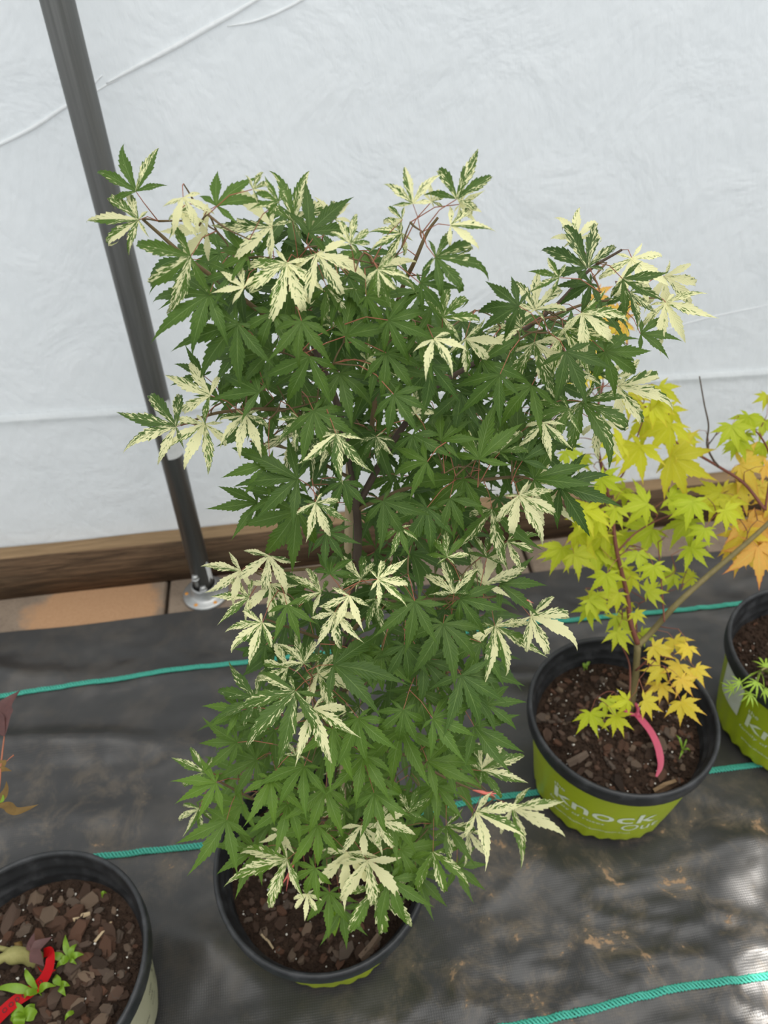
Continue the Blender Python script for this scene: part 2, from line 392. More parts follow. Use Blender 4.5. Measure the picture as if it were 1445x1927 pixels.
# ------------------------------------------------------------------ setting
POTS = dict(main=Vector((-.0486, .4680, 0)), gold=Vector((.4129, .6126, 0)), left=Vector((-.4032, .3755, 0)), edge=Vector((.759, .670, 0)))
def sstep(a, b, x):
    t = max(0, min(1, (x - a) / (b - a))); return t * t * (3 - 2 * t)
def k2(x, y):
    """short sharp wrinkles"""
    a = noise.noise(Vector((x * 9 + y * 6, y * 16 - x * 3, 40))); c = noise.noise(Vector((x * 17 - y * 9, y * 13 + x * 6, 60)))
    g = .35 + .65 * sstep(.55, .30, y)
    return .0075 * max(0, 1 - abs(a) * 4.5) ** 1.5 * g + .0042 * max(0, 1 - abs(c) * 4) ** 1.5 * g
def fab(x, y):
    """height of the ground fabric: long rucks across the aisle, flat under the pots"""
    d = min(math.hypot(x - p.x, y - p.y) for p in POTS.values())
    k = sstep(.10, .19, d) * (1 - .85 * sstep(1.0, 1.08, y))
    w = noise.noise(Vector((x * 1.5, y * 2.0, 3.0)))
    ph = (y + .16 * x + .05 * noise.noise(Vector((x * 2.6, y * 2.6, 0)))) * 2 * math.pi / .17 + 2.6 * w
    r = (.5 + .5 * math.sin(ph)) ** 3.0 * (.30 + max(0, noise.noise(Vector((x * 2.1, y * 3.1, 9.0)))) * 1.6)
    ph2 = (x * .8 + y * .6) * 2 * math.pi / .21 + 3 * noise.noise(Vector((x * 2, y * 2, 21)))
    r2 = (.5 + .5 * math.sin(ph2)) ** 3 * max(0, noise.noise(Vector((x * 1.7, y * 1.9, 33))))
    h = .022 * r + .016 * r2 + .0045 * noise.noise(Vector((x * 8, y * 11, 0))) + k2(x, y) + .0012 * noise.noise(Vector((x * 30, y * 30, 0)))
    return k * h + .001
def grid(nx, ny, fn):
    v = [fn(i / (nx - 1), j / (ny - 1)) for j in range(ny) for i in range(nx)]
    f = [(j * nx + i, j * nx + i + 1, (j + 1) * nx + i + 1, (j + 1) * nx + i) for j in range(ny - 1) for i in range(nx - 1)]
    return v, f
def floor_pt(u, w):
    x = -2.9 + 6.2 * u; edge = 1.094 + .006 * noise.noise(Vector((x * 5, 0, 0))); y = -.8 + (edge + .8) * w
    return (x, y, fab(x, y))
floor = MB().add(*grid(560, 225, floor_pt)).build('floor', MAT['fabric'])
tag(floor, 'rucked black woven ground fabric with dried mud spread under the pots', 'ground fabric', kind='structure')
def stitched_line(pts, name='marker_stripe'):
    path = spline([(p.x, p.y, 0) for p in pts], 10)
    # resample evenly
    d = [0]
    for a, b in zip(path, path[1:]): d.append(d[-1] + (b - a).length)
    n = int(d[-1] / .0024); P = np.array([tuple(p) for p in path]); s = np.linspace(0, d[-1], n)
    xs, ys = np.interp(s, d, P[:, 0]), np.interp(s, d, P[:, 1])
    mb = MB(); hs = [fab(x, y) for x, y in zip(xs[::4], ys[::4])]; zs = np.interp(np.arange(n), np.arange(0, n, 4), hs)
    tx, ty = np.gradient(xs), np.gradient(ys); L = np.hypot(tx, ty); tx /= L; ty /= L
    for k in range(3):
        ph = s / .016 * 2 * math.pi + k * 2 * math.pi / 3
        o = np.cos(ph) * .0040; z = zs + .0026 + np.sin(ph) * .0016
        mb.tube([(xs[i] - ty[i] * o[i], ys[i] + tx[i] * o[i], z[i]) for i in range(n)], .0019, 4)
    return mb.build(name, MAT['rope'], floor)
def px0(*pts): return [atz(x, y, 0.004) for x, y in pts]
l1 = px0((0, 1312), (250, 1276), (490, 1243), (780, 1206), (1040, 1176), (1400, 1138))
stitched_line([l1[0] + Vector((-.5, -.012, 0))] + l1 + [l1[-1] + Vector((.6, .005, 0))])
l2 = px0((200, 1612), (390, 1592), (640, 1555), (880, 1511), (1000, 1492), (1380, 1445))
stitched_line([l2[0] + Vector((-.7, 0, 0))] + l2 + [l2[-1] + Vector((.8, .01, 0))])
l3 = px0((1000, 1927), (1200, 1880), (1300, 1857), (1445, 1838))
stitched_line([l3[0] + Vector((-.6, -.02, 0))] + l3 + [l3[-1] + Vector((.7, -.01, 0))])

soil_bed = MB().box((-2.9, -.8, -.08), (3.3, 2.2, -.035)).build('ground', MAT['dirt'])
tag(soil_bed, 'bare dirt under the fabric and paving', 'ground', kind='structure')

paving = empty('floor_paving', (0, 1.1, 0)); tag(paving, 'strip of brown concrete pavers along the timber kerb', 'paving', kind='structure')
rng = random.Random(4)
pv = None
for k in range(-7, 10):
    x0 = -.345 + .388 * k
    if pv is None:
        mb = MB(); b = .004; w_, d_, h_ = .190, .13, .045
        mb.add([(sx * (w_ - e), sy * (d_ - e), z) for z, e in ((-h_, 0), (-b, 0), (0, b)) for sx, sy in ((-1, -1), (1, -1), (1, 1), (-1, 1))],
               [(i * 4 + j, i * 4 + (j + 1) % 4, (i + 1) * 4 + (j + 1) % 4, (i + 1) * 4 + j) for i in range(2) for j in range(4)] + [(8, 9, 10, 11), (3, 2, 1, 0)])
        pv = mesh('paver', mb.v, mb.f, False)
    o = link('paver', pv, MAT['paver'], paving, (x0 + .194, .015, -.001 - rng.uniform(0, .002)))
    o.rotation_euler = (0, 0, rng.uniform(-.004, .004))

def board_pt(x0, x1, y0, y1, z0, z1, n=120):
    ring = [(y0, z0), (y0, z0 * .5 + z1 * .5), (y0, z1 - .004), (y0 + .004, z1), (y1 - .004, z1), (y1, z1 - .004), (y1, z0)]
    v, f = [], []
    for i in range(n + 1):
        x = x0 + (x1 - x0) * i / n
        for j, (y, z) in enumerate(ring):
            q = noise.noise(Vector((x * 4, y * 60, z * 40)))
            v.append((x, y + q * .0016, z + (q * .0022 if z > z0 + .01 else 0)))
    m = len(ring)
    for i in range(n):
        for j in range(m): f.append((i * m + j, i * m + (j + 1) % m, (i + 1) * m + (j + 1) % m, (i + 1) * m + j))
    f += [tuple(range(m))[::-1], tuple(n * m + j for j in range(m))]
    return v, f
kerb = MB().add(*board_pt(-2.9, 3.3, 1.190, 1.230, 0, .114, 190)).build('baseboard_back', MAT['wood'])
tag(kerb, 'dark weathered timber kerb board below the white film wall', 'board', kind='structure')

def seam_z(x): return .427 - .039 * (x + .557)
def wav(x, z):
    return .004 * noise.noise(Vector((x * 1.6 + z, z * 2.2, 0))) + .0016 * noise.noise(Vector((x * 5 + z * 4, z * 9 - x * 3, 4))) + .0006 * noise.noise(Vector((x * 16, z * 22, 7)))
def upper_pt(u, w):
    x = -2.9 + 6.2 * u; z = seam_z(x) - .02 + (2.0 - seam_z(x)) * w
    return (x, 1.240 + wav(x, z), z)
def lower_pt(u, w):
    x = -2.9 + 6.2 * u; top = seam_z(x); z = .085 + (top - .085) * w
    y = 1.232 + wav(x, z) * .8 - .003 * math.exp(-((top - z) / .02) ** 2)
    if w > .985: y += .009
    return (x, y, z)
wall = MB().add(*grid(300, 90, upper_pt)).build('wall_back', MAT['film'])
tag(wall, 'wall of taut white greenhouse film with faint creases', 'film wall', kind='structure')
MB().add(*grid(300, 70, lower_pt)).build('lower_sheet', MAT['film'], wall)
def crease(pts, r):
    P = spline([at(x, y, 1.239) for x, y in pts], 10)
    for p in P: p.y = 1.2395 + wav(p.x, p.z)
    n = len(P); MB().tube(P, [r * math.sin(math.pi * (.03 + .94 * i / (n - 1))) ** .5 for i in range(n)], 8).build('crease', MAT['fold'], wall)
crease([(-60, 300), (0, 272), (60, 242), (115, 206), (150, 186)], .0030)
crease([(200, 157), (260, 125), (330, 88), (400, 48), (450, 20), (530, -30)], .0036)
crease([(428, 50), (480, 40), (530, 20), (575, -5), (620, -45)], .0022)
crease([(172, 178), (200, 160), (225, 150)], .0012)
crease([(176, 160), (186, 148), (193, 141)], .0010)
crease([(1190, 640), (1260, 618), (1330, 598), (1460, 571)], .0010)

# ------------------------------------------------------------------ post
pb = Vector((-.2623, 1.1399, 0))
post = empty('greenhouse_post', pb); tag(post, 'grey galvanised steel greenhouse post in a round base flange', 'post')
MB().tube([pb + Vector((.011 * z, 0, z)) for z in (.008, .5, 1.0, 1.5, 2.0)], .0205, 32).build('pole', MAT['metal'], post)
fl = MB().lathe(pb, [(.0, .000), (.047, .000), (.048, .003), (.0475, .006), (.044, .0075), (.034, .0085), (.029, .012), (.0275, .030), (.0265, .033), (.0235, .0335), (.0225, .031), (.0215, .012)], 48).build('base_flange', MAT['zinc'], post)
for a in (-118, -58, 30, 120, 180):
    c = pb + Vector((.0395 * math.cos(rd(a)), .0395 * math.sin(rd(a)), .0072))
    MB().lathe(c, [(0, .0022), (.0030, .0020), (.0042, .0008), (.0044, 0)], 10).build('screw', MAT['rust'], fl)
def bolt(z, a):
    d = Vector((math.cos(rd(a)), math.sin(rd(a)), 0)); c = pb + d * .0205 + Vector((.011 * z, 0, z))
    mb = MB().tube([c + Vector((0, 0, .012)) + d * .003, c + Vector((0, 0, -.012)) + d * .003], .0034, 10)
    mb.tube([c + Vector((0, 0, .018)) + d * .003, c + Vector((0, 0, .011)) + d * .003], .0065, 6)
    mb.tube([c + Vector((0, 0, .0105)) + d * .003, c + Vector((0, 0, .009)) + d * .003], .0082, 12)
    return mb.build('bolt', MAT['zinc'], post)
bolt(.062, -112); bolt(.030, -86)
tp = MB().lathe(pb + Vector((.0047, 0, 0)), [(.0210, .375), (.0211, .40), (.0210, .465), (.0211, .492)], 24, None, rd(-100), rd(40)); tp.build('tape_band', MAT['tape'], post)
MB().lathe(pb + Vector((.0008, 0, 0)), [(.0209, .052), (.0212, .060), (.0212, .085), (.0208, .098)], 10, lambda r, z, a: (r, z + .006 * math.sin(a * 9)), rd(-45), rd(-5)).build('sticker', MAT['white'], post)

# ------------------------------------------------------------------ pots
POT_PROF = [(0, .003), (.097, .003), (.1015, .007), (.1265, .172), (.1275, .178), (.1365, .1795), (.1393, .184), (.1400, .190), (.1400, .204), (.1388, .2085), (.1362, .2098), (.1335, .2082), (.1325, .204),
            (.1318, .194), (.1290, .190), (.1280, .184), (.1272, .176), (.1245, .173), (.1240, .168), (.1180, .125), (0, .125)]
def pot_body(key, name, label):
    c = POTS[key]
    root = empty(name, c); tag(root, label, 'pot', 'round black nursery pots')
    MB().lathe(c, [(r * (.96 if key == 'main' and z < .01 else 1), z) for r, z in POT_PROF[:5]], 72).build('body', MAT['pot'], root)
    MB().lathe(c, POT_PROF[4:13], 72).build('rim', MAT['pot'], root)
    MB().lathe(c, POT_PROF[12:], 72).build('inner_wall', MAT['pot'], root)
    return root
def sleeve_r(z, key=''):
    b = .1040 if key == 'main' else .1085
    return b + (.1300 - b) * ((z - .014) / .163) ** (1.0 if key == 'main' else .85) if z > .014 else b
def sleeve(key, root, mat, seed, zb=.016, teeth=26):
    c = POTS[key]; rg = random.Random(seed); p1, p2, p3 = (rg.uniform(0, 6.28) for _ in range(3))
    zs = [zb, zb + .004, zb + .012, .05, .075, .10, .125, .15, .177]
    def wob(r, z, a):
        low = sstep(.09, zb, z)
        rr = r + .0014 * math.sin(3 * a + p1) * sstep(.18, .12, z) + .0011 * math.sin(7 * a + p2) * low + low * .0012 * math.sin(teeth * a)
        zz = z + (.0034 * math.sin(teeth * a + 1.5 * math.sin(3 * a + p3)) if z < zb + .002 else 0)
        return rr, zz
    o = MB().lathe(c, [(sleeve_r(z, key), z) for z in zs], 208, wob).build('sleeve', mat, root)
    return o, wob
def lettering(key, parent, wob, text, a_deg, z, size, mat, width=None, name='lettering', shear=0, lift=.0007, extra_bold=0.0):
    cu = bpy.data.curves.new('t', 'FONT'); cu.body = text; cu.size = size; cu.shear = shear; cu.offset = extra_bold; cu.resolution_u = 3
    to = bpy.data.objects.new('t', cu); COL.objects.link(to)
    dg = bpy.context.evaluated_depsgraph_get(); dg.update()
    me = bpy.data.meshes.new_from_object(to.evaluated_get(dg))
    bpy.data.objects.remove(to); bpy.data.curves.remove(cu)
    bm = bmesh.new(); bm.from_mesh(me)
    bmesh.ops.triangulate(bm, faces=bm.faces[:])
    long_e = [e for e in bm.edges if e.calc_length() > size * .18]
    bmesh.ops.subdivide_edges(bm, edges=long_e, cuts=3)
    bmesh.ops.triangulate(bm, faces=bm.faces[:])
    xs = [v.co.x for v in bm.verts]; x0, x1 = min(xs), max(xs)
    sx = (width / (x1 - x0)) if width else 1.0
    c = POTS[key]
    for v in bm.verts:
        zz = z + v.co.y; a = rd(a_deg) + (v.co.x - x0) * sx / sleeve_r(z)
        rr, _ = wob(sleeve_r(zz, key), zz, a); rr += lift
        v.co = Vector((rr * math.cos(a), rr * math.sin(a), zz))
    bm.to_mesh(me); bm.free(); me.name = name
    return link(name, me, mat, parent)
def brand(key, root, seed, a0):
    s, wob = sleeve(key, root, MAT['sleeve'], seed)
    s['label'] = 'lime green printed sleeve with a scalloped lower edge'
    lettering(key, s, wob, 'the', a0 - 1, .1285, .015, MAT['print'], .020)
    lettering(key, s, wob, 'knock', a0, .093, .047, MAT['print'], .158, extra_bold=.0004)
    lettering(key, s, wob, 'Out', a0 + 52, .064, .034, MAT['print'], .058)
    lettering(key, s, wob, 'family of roses', a0 - 4, .076, .0105, MAT['print'], .090)
    lettering(key, s, wob, 'www.theknockoutroses.com', a0 + 1, .050, .0085, MAT['print'], .120)
    return s
p_main = pot_body('main', 'nursery_pot', 'black nursery pot in a lime sleeve holding the cream-speckled maple')
brand('main', p_main, 3, 95)
p_gold = pot_body('gold', 'nursery_pot', 'black nursery pot in a lime printed sleeve holding the golden maple')
brand('gold', p_gold, 5, -152)
p_edge = pot_body('edge', 'nursery_pot', 'black nursery pot in a lime sleeve cut by the photo edge, beyond the golden maple')
s3 = brand('edge', p_edge, 8, -160)
lab = MB().lathe(POTS['edge'], [(sleeve_r(z) + .0012, z) for z in (.095, .12, .145, .168)], 12, None, rd(165), rd(192)).build('price_label', MAT['white'], s3)
p_left = pot_body('left', 'nursery_pot', 'black nursery pot with a beige paper sleeve and red plant tape')
s4, wob4 = sleeve('left', p_left, MAT['beige'], 11, .02, 9); s4['label'] = 'worn beige paper sleeve with small black print'
rg = random.Random(12)
for row, z in enumerate((.135, .118, .098, .078)):
    a = -70.0
    while a < 55:
        w = rg.choice(('oil', 'of', 'mix', 'use', 'tree', 'sun', '24', 'co', 'il'))
        if rg.random() < .55: lettering('left', s4, wob4, w, a, z, .011 if row < 2 else .008, MAT['ink'], .008 + .002 * len(w))
        a += 12
# ------------------------------------------------------------------ potting mix
def chip_mesh(seed):
    r = random.Random(seed); L, Wd, T = r.uniform(.7, 1.25), r.uniform(.45, .7), r.uniform(.14, .3)
    v = []
    for z, e in ((-1, .85), (1, .8)):
        for k in range(6):
            a = k * math.pi / 3 + r.uniform(-.3, .3); q = r.uniform(.75, 1.1) * e
            v.append((L * q * math.cos(a), Wd * q * math.sin(a), T * z * r.uniform(.6, 1.2)))
    f = [tuple(range(6))[::-1], tuple(range(6, 12))] + [(k, (k + 1) % 6, 6 + (k + 1) % 6, 6 + k) for k in range(6)]
    return mesh('bark_chip', [Vector(p) for p in v], f, False)
CHIPS = [chip_mesh(s) for s in range(9)]
for m_ in CHIPS: m_.materials.append(MAT['chip'])
def crumb_mass(root, c, zt, n, rad, size, seed, name, mat):
    r = random.Random(seed); mb = MB()
    for _ in range(n):
        a, q = r.uniform(0, 6.283), math.sqrt(r.random()) * rad; s = size * r.uniform(.5, 1.4)
        p = Vector((c.x + q * math.cos(a), c.y + q * math.sin(a), 0)); p.z = zt(p.x, p.y) + s * .3
        R = Matrix.Rotation(r.uniform(0, 6.28), 3, Vector((r.uniform(-1, 1), r.uniform(-1, 1), r.uniform(-1, 1))).normalized())
        vv = [R @ Vector(q_) * s * r.uniform(.7, 1.2) for q_ in ((1, 0, 0), (-1, 0, 0), (0, 1, 0), (0, -1, 0), (0, 0, .8), (0, 0, -.8))]
        mb.add([p + x for x in vv], [(0, 2, 4), (2, 1, 4), (1, 3, 4), (3, 0, 4), (2, 0, 5), (1, 2, 5), (3, 1, 5), (0, 3, 5)])
    return tag(mb.build(name, mat, root, name == 'perlite'), kind='stuff')
def soil_top(key):
    c = POTS[key]
    return lambda x, y: .166 + .006 * noise.noise(Vector((x * 16, y * 16, 1))) + .003 * noise.noise(Vector((x * 50, y * 50, 2))) - .010 * sstep(.07, .122, math.hypot(x - c.x, y - c.y))
def soil(key, label, nchips, big, seed, perl=45):
    c = POTS[key]; zt = soil_top(key)
    root = empty('potting_soil', c + Vector((0, 0, .13))); tag(root, label, 'soil', 'bark and potting mix in the pots')
    mb = MB(); n, m = 56, 16; v = [(c.x, c.y, zt(c.x, c.y))]; f = []
    for i in range(1, m + 1):
        for k in range(n):
            a = k / n * 2 * math.pi; q = .1262 * i / m; x, y = c.x + q * math.cos(a), c.y + q * math.sin(a); v.append((x, y, zt(x, y)))
    for k in range(n): f.append((0, 1 + k, 1 + (k + 1) % n))
    for i in range(m - 1):
        for k in range(n): f.append((1 + i * n + k, 1 + (i + 1) * n + k, 1 + (i + 1) * n + (k + 1) % n, 1 + i * n + (k + 1) % n))
    mb.add(v, f).build('soil_surface', MAT['soil'], root)
    r = random.Random(seed)
    for i in range(nchips):
        a, q = r.uniform(0, 6.283), math.sqrt(r.random()) * .113; x, y = c.x + q * math.cos(a), c.y + q * math.sin(a)
        s = r.uniform(.0045, .0105) * (1.0 if r.random() > .12 else 1.7) * big
        o = link('bark_chip', CHIPS[i % len(CHIPS)], None, root, Vector((x, y, zt(x, y) + s * .22)) - root.location)
        o.scale = (s, s, s); o.rotation_euler = (r.uniform(-.45, .45), r.uniform(-.45, .45), r.uniform(0, 6.28))
    crumb_mass(root, c, zt, 1500, .121, .0030, seed + 1, 'crumbs', MAT['soil'])
    crumb_mass(root, c, zt, perl, .115, .0019, seed + 2, 'perlite', MAT['perlite'])
    return root, zt
soil_m, zt_m = soil('main', 'dark bark and perlite potting mix under the cream-speckled maple', 280, 1.05, 31, 150)
soil_g, zt_g = soil('gold', 'dark crumbly potting mix around the golden maple stem', 295, .95, 41, 160)
soil_l, zt_l = soil('left', 'bark chip potting mix with weeds and red tape', 295, 1.3, 51, 130)
soil_e, zt_e = soil('edge', 'reddish potting mix in the pot cut by the photo edge', 150, .7, 61, 50)
# the big maple's pot leans a little towards the aisle on the rucked fabric
def lean(o, c, ang):
    Rm = Matrix.Rotation(ang, 4, 'X'); o.matrix_world = Matrix.Translation(c) @ Rm @ Matrix.Translation(Vector(o.location) - c)
LEAN_C = POTS['main'] + Vector((0, -.095, 0)); LEAN_A = rd(3.6)
def stick(root, pts, zt, r, mat=None):
    P = [atz(x, y, .17) for x, y in pts]; P = [Vector((p.x, p.y, zt(p.x, p.y) + .004)) for p in P]
    off = root.location; MB().tube(P, [r, r * 1.1, r * .8][:len(P)], 5, True, .5).build('wood_splinter', mat or MAT['bamboo'], root, False)
stick(soil_g, [(1070, 1433), (1088, 1428), (1105, 1420)], zt_g, .006, MAT['chip']); stick(soil_g, [(1234, 1485), (1255, 1475), (1275, 1466)], zt_g, .006, MAT['wood'])
stick(soil_l, [(178, 1772), (192, 1752), (207, 1732)], zt_l, .0035); stick(soil_l, [(138, 1731), (152, 1724), (168, 1717)], zt_l, .003)
stick(soil_m, [(490, 1738), (504, 1752), (512, 1764)], zt_m, .0018); stick(soil_m, [(676, 1782), (696, 1762), (712, 1738)], zt_m, .006, MAT['chip'])

for o_ in (p_main, soil_m): lean(o_, LEAN_C, LEAN_A)
# ------------------------------------------------------------------ leaves
def leaf_mesh(name, seed, lobes, wid=.16, base_w=.22, teeth=8, droop=.5, curl=0.0, fold=.18, serr=.22, jit=1.0):
    """palmate leaf, central lobe along +Y with length 1, upper side +Z; uv = (across, along), lobe = lobe index"""
    r = random.Random(seed); V, F, UV, LB = [], [], [], []
    ns = teeth * 2 + 1
    for li, (ang, ln, w) in enumerate(lobes):
        ang += r.uniform(-6, 6) * jit; ln *= 1 + r.uniform(-.08, .08) * jit
        dr = droop * r.uniform(.5, 1.4); cl = curl * r.uniform(.0, 1.5); yb = r.uniform(-.35, .35) * jit; ys = r.choice((-1, 1)) * curl * r.uniform(0, .9)
        p0 = r.uniform(-.05, .22)
        ts = [0.0]
        for k in range(teeth):
            a = .12 + .83 * (k + .55) / teeth; ts += [a, a + .83 / teeth * .30]
        ts.append(1.0)
        wd_ = []
        for i, t in enumerate(ts):
            g = base_w + (1 - base_w) * min(1, t / .40) ** 1.15 if t < .40 else max(0, (1 - t) / .60) ** 1.38
            if 0 < i < len(ts) - 1: g *= 1.0 if i % 2 else 1 - serr
            wd_.append(max(g, 0) * wid * w * ln)
        pos = Vector((0, 0, 0)); prev = 0.0; b0 = len(V)
        for i, t in enumerate(ts):
            tm = (prev + t) / 2; ds = (t - prev) * ln; prev = t
            pit = p0 - dr * tm * 1.5 - cl * 2.6 * max(0, tm - .5) ** 1.3 * 2
            yaw = rd(ang) + yb * tm * tm + ys * 1.6 * max(0, tm - .5)
            fw = Vector((math.sin(yaw), math.cos(yaw), 0))
            pos = pos + (fw * math.cos(pit) + Vector((0, 0, math.sin(pit)))) * ds
            sd_ = Vector((math.cos(yaw), -math.sin(yaw), 0)); up = (sd_.cross(fw)).normalized(); up = Vector((0, 0, 1)) * math.cos(pit) - fw * math.sin(pit)
            w_ = wd_[i]; tip = fw * (.22 * w_ if i % 2 and i < len(ts) - 1 else 0)
            V += [pos.copy(), pos + sd_ * w_ + up * (fold * w_) + tip, pos - sd_ * w_ + up * (fold * w_) + tip]
            UV += [(0, t), (1, t), (-1, t)]; LB += [li] * 3
        for i in range(len(ts) - 1):
            a = b0 + 3 * i
            F += [(a, a + 1, a + 4, a + 3), (a, a + 3, a + 5, a + 2)]
    me = mesh(name, V, F)
    uvl = me.uv_layers.new(name='UVMap')
    idx = np.empty(len(me.loops), int); me.loops.foreach_get('vertex_index', idx)
    uvl.data.foreach_set('uv', np.array(UV, 'f')[idx].ravel())
    at_ = me.attributes.new('lobe', 'FLOAT', 'POINT'); at_.data.foreach_set('value', np.array(LB, 'f'))
    return me
L7 = [(0, 1, 1), (37, .96, 1), (-37, .96, 1), (76, .74, .95), (-76, .74, .95), (122, .36, .9), (-122, .36, .9)]
L5 = [(0, 1, 1), (42, .93, 1), (-42, .93, 1), (88, .58, .95), (-88, .58, .95)]
GREEN = [leaf_mesh('leaf', 100 + i, L7 if i % 3 else L5, .136, .14, 9, .45 + .1 * (i % 4), .08 * (i % 3)) for i in range(8)]
VARIE = [leaf_mesh('leaf', 200 + i, L7 if i % 2 else L5, .120, .13, 9, .5, .5 + .28 * (i % 4), .28) for i in range(10)]
for m_ in GREEN: m_.materials.append(MAT['leaf'])
for m_ in VARIE: m_.materials.append(MAT['vleaf'])
LY = [(0, 1, 1), (36, .95, 1), (-36, .95, 1), (74, .80, 1), (-74, .80, 1), (116, .48, .95), (-116, .48, .95)]
GOLD = [leaf_mesh('leaf', 300 + i, LY, .172, .26, 6, .35, .05, .12, .18) for i in range(6)]
for m_ in GOLD: m_.materials.append(MAT['gold'])

def leaf_frame(p, ang, up_w, cam_w, jit, r):
    """orientation: the central lobe heads along image angle ang (0 right, 90 down) and the blade faces the light"""
    to_cam = (CAM_P - p).normalized()
    n = to_cam * cam_w + Vector((0, 0, 1)) * up_w + Vector((r.uniform(-1, 1), r.uniform(-1, 1), r.uniform(-1, 1))) * jit
    n.normalize()
    d = CX * math.cos(rd(ang)) - CY * math.sin(rd(ang)); d = d - n * d.dot(n); d.normalize()
    x = d.cross(n)
    return Matrix((x, d, n)).transposed()
def place_leaf(me, p, R, s, parent, col):
    o = bpy.data.objects.new('leaf', me); COL.objects.link(o); o.parent = parent
    m = (R * s).to_4x4(); m.translation = p - parent.location; o.matrix_local = m
    o.color = (*col, 1); return o
def interp(x, xs, ys): return float(np.interp(x, xs, ys))

class Wood:
    """branch network: nodes to hang petioles and twigs on"""
    def __init__(s): s.P = np.zeros((0, 3))
    def add(s, pts): s.P = np.vstack([s.P, np.array([tuple(p) for p in pts])])
    def near(s, p):
        d = s.P - np.array(tuple(p)); d2 = (d * d).sum(1) + np.maximum(0, d[:, 2]) ** 2 * 3
        i = int(d2.argmin()); return Vector(s.P[i]), float(math.sqrt((d[i] ** 2).sum()))
def hang(wood, root, p, d, r, pet, lp, twig_mat, singles, mass, limit):
    q, dist = wood.near(p)
    if dist < 1e-4: return
    back = ((q - p).normalized() * .75 - d * .45); back.normalize()
    L = min(lp, dist * .8); e = p + back * L
    mid = (p + e) / 2 + Vector((0, 0, .12 * L)) 
    if (q - e).length < .012: e = q
    pet.tube([p - d * .0005, mid, e], [.00030, .00034, .00045], 4, False)
    if e is not q:
        m2 = (q + e) / 2 + Vector((r.uniform(-1, 1), r.uniform(-1, 1), r.uniform(-.3, 1))) * (q - e).length * .10
        path = spline([q, m2, e], 5); n = len(path)
        rad = [.00085 - .0004 * i / (n - 1) for i in range(n)]
        if len(singles) < limit and (q - e).length > .03: singles.append(MB().tube(path, rad, 5).build('twig', twig_mat, root))
        else: mass.tube(path, rad, 4, False)
        wood.add(path[1:])
# ------------------------------------------------------------------ the cream-speckled maple
random.seed(7); R_ = random.Random(77)
def parse(s): return [tuple(int(q) for q in t.split(',')) for t in s.split()]
maple = empty('maple_sapling', POTS['main'] + Vector((0, 0, .166)))
tag(maple, 'tall bushy maple sapling with green and cream-speckled leaves', 'maple')
YK = ([250, 600, 1000, 1300, 1600, 1750], [.595, .57, .53, .49, .455, .43])
def axis_y(y): return interp(y, *YK)
def hub(y): return interp(y, [300, 600, 800, 1000, 1200, 1400, 1600, 1750], [700, 730, 680, 720, 720, 670, 650, 620]), interp(y, [300, 600, 800, 1000, 1200, 1400, 1600, 1750], [540, 500, 450, 350, 320, 330, 340, 260])
def spot(x, y, off):
    Y = axis_y(y) + off
    p = at(x, y, Y)
    while p.z < .235: Y -= .008; p = at(x, y, Y)
    return p
wood = Wood()
def limb(pts, r0, r1, name, mat, n=8):
    P = spline([spot(x, y, o) for x, y, o in pts], n); m = len(P)
    MB().tube(P, [r0 + (r1 - r0) * i / (m - 1) for i in range(m)], 7).build(name, mat, maple)
    wood.add(P); return P
base = Vector((POTS['main'].x + .006, POTS['main'].y + .004, .158))
tr = [base, base + Vector((.004, .01, .10))] + [at(x, y, Y) for x, y, Y in ((634, 1400, .49), (652, 1220, .505), (672, 1050, .525), (668, 930, .535), (640, 780, .55), (590, 650, .56), (556, 560, .57), (553, 500, .57))]
P = spline(tr, 8); n = len(P)
MB().tube(P, [.0062 - .0046 * i / (n - 1) for i in range(n)], 9).build('trunk', MAT['trunk'], maple); wood.add(P)
limb([(600, 680, 0), (478, 578, -.01), (357, 489, -.02), (300, 440, -.02), (268, 412, -.02)], .0022, .0010, 'branch', MAT['twig'])
limb([(690, 870, 0), (715, 700, .0), (751, 559, .01), (781, 490, .0), (803, 439, 0), (824, 409, 0)], .0026, .0010, 'branch', MAT['twig'])
limb([(668, 960, 0), (740, 830, .0), (807, 743, .0), (829, 722, .0), (930, 660, 0), (1040, 580, -.01), (1107, 510, -.01), (1170, 470, -.01)], .0034, .0010, 'branch', MAT['trunk'])
limb([(1000, 610, -.01), (1110, 570, -.01), (1235, 560, -.01)], .0014, .0008, 'branch', MAT['twig'])
limb([(640, 800, 0), (540, 772, -.02), (420, 775, -.03), (340, 800, -.03)], .0022, .0009, 'branch', MAT['twig'])
limb([(668, 960, 0), (780, 915, -.03), (897, 904, -.05), (977, 897, -.05), (1002, 904, -.05)], .0022, .0009, 'branch', MAT['twig'])
limb([(652, 1200, 0), (710, 1140, -.03), (791, 1129, -.06), (910, 1125, -.06), (963, 1115, -.06)], .0022, .0009, 'branch', MAT['twig'])
limb([(668, 1060, 0), (560, 1072, -.03), (460, 1076, -.04)], .002, .0009, 'branch', MAT['twig'])
limb([(652, 1220, 0), (570, 1190, -.04), (500, 1165, -.05)], .002, .0009, 'branch', MAT['twig'])
limb([(636, 1400, 0), (760, 1420, -.04), (835, 1462, -.05), (931, 1503, -.05)], .002, .0009, 'branch', MAT['twig'])
limb([(618, 1540, 0), (520, 1520, -.03), (430, 1480, -.03), (385, 1450, -.03)], .002, .0009, 'branch', MAT['twig'])
limb([(618, 1540, 0), (590, 1580, -.06), (570, 1605, -.08)], .0018, .0009, 'branch', MAT['twig'])
limb([(636, 1400, 0), (600, 1340, -.06), (582, 1290, -.085)], .0018, .0009, 'branch', MAT['twig'])
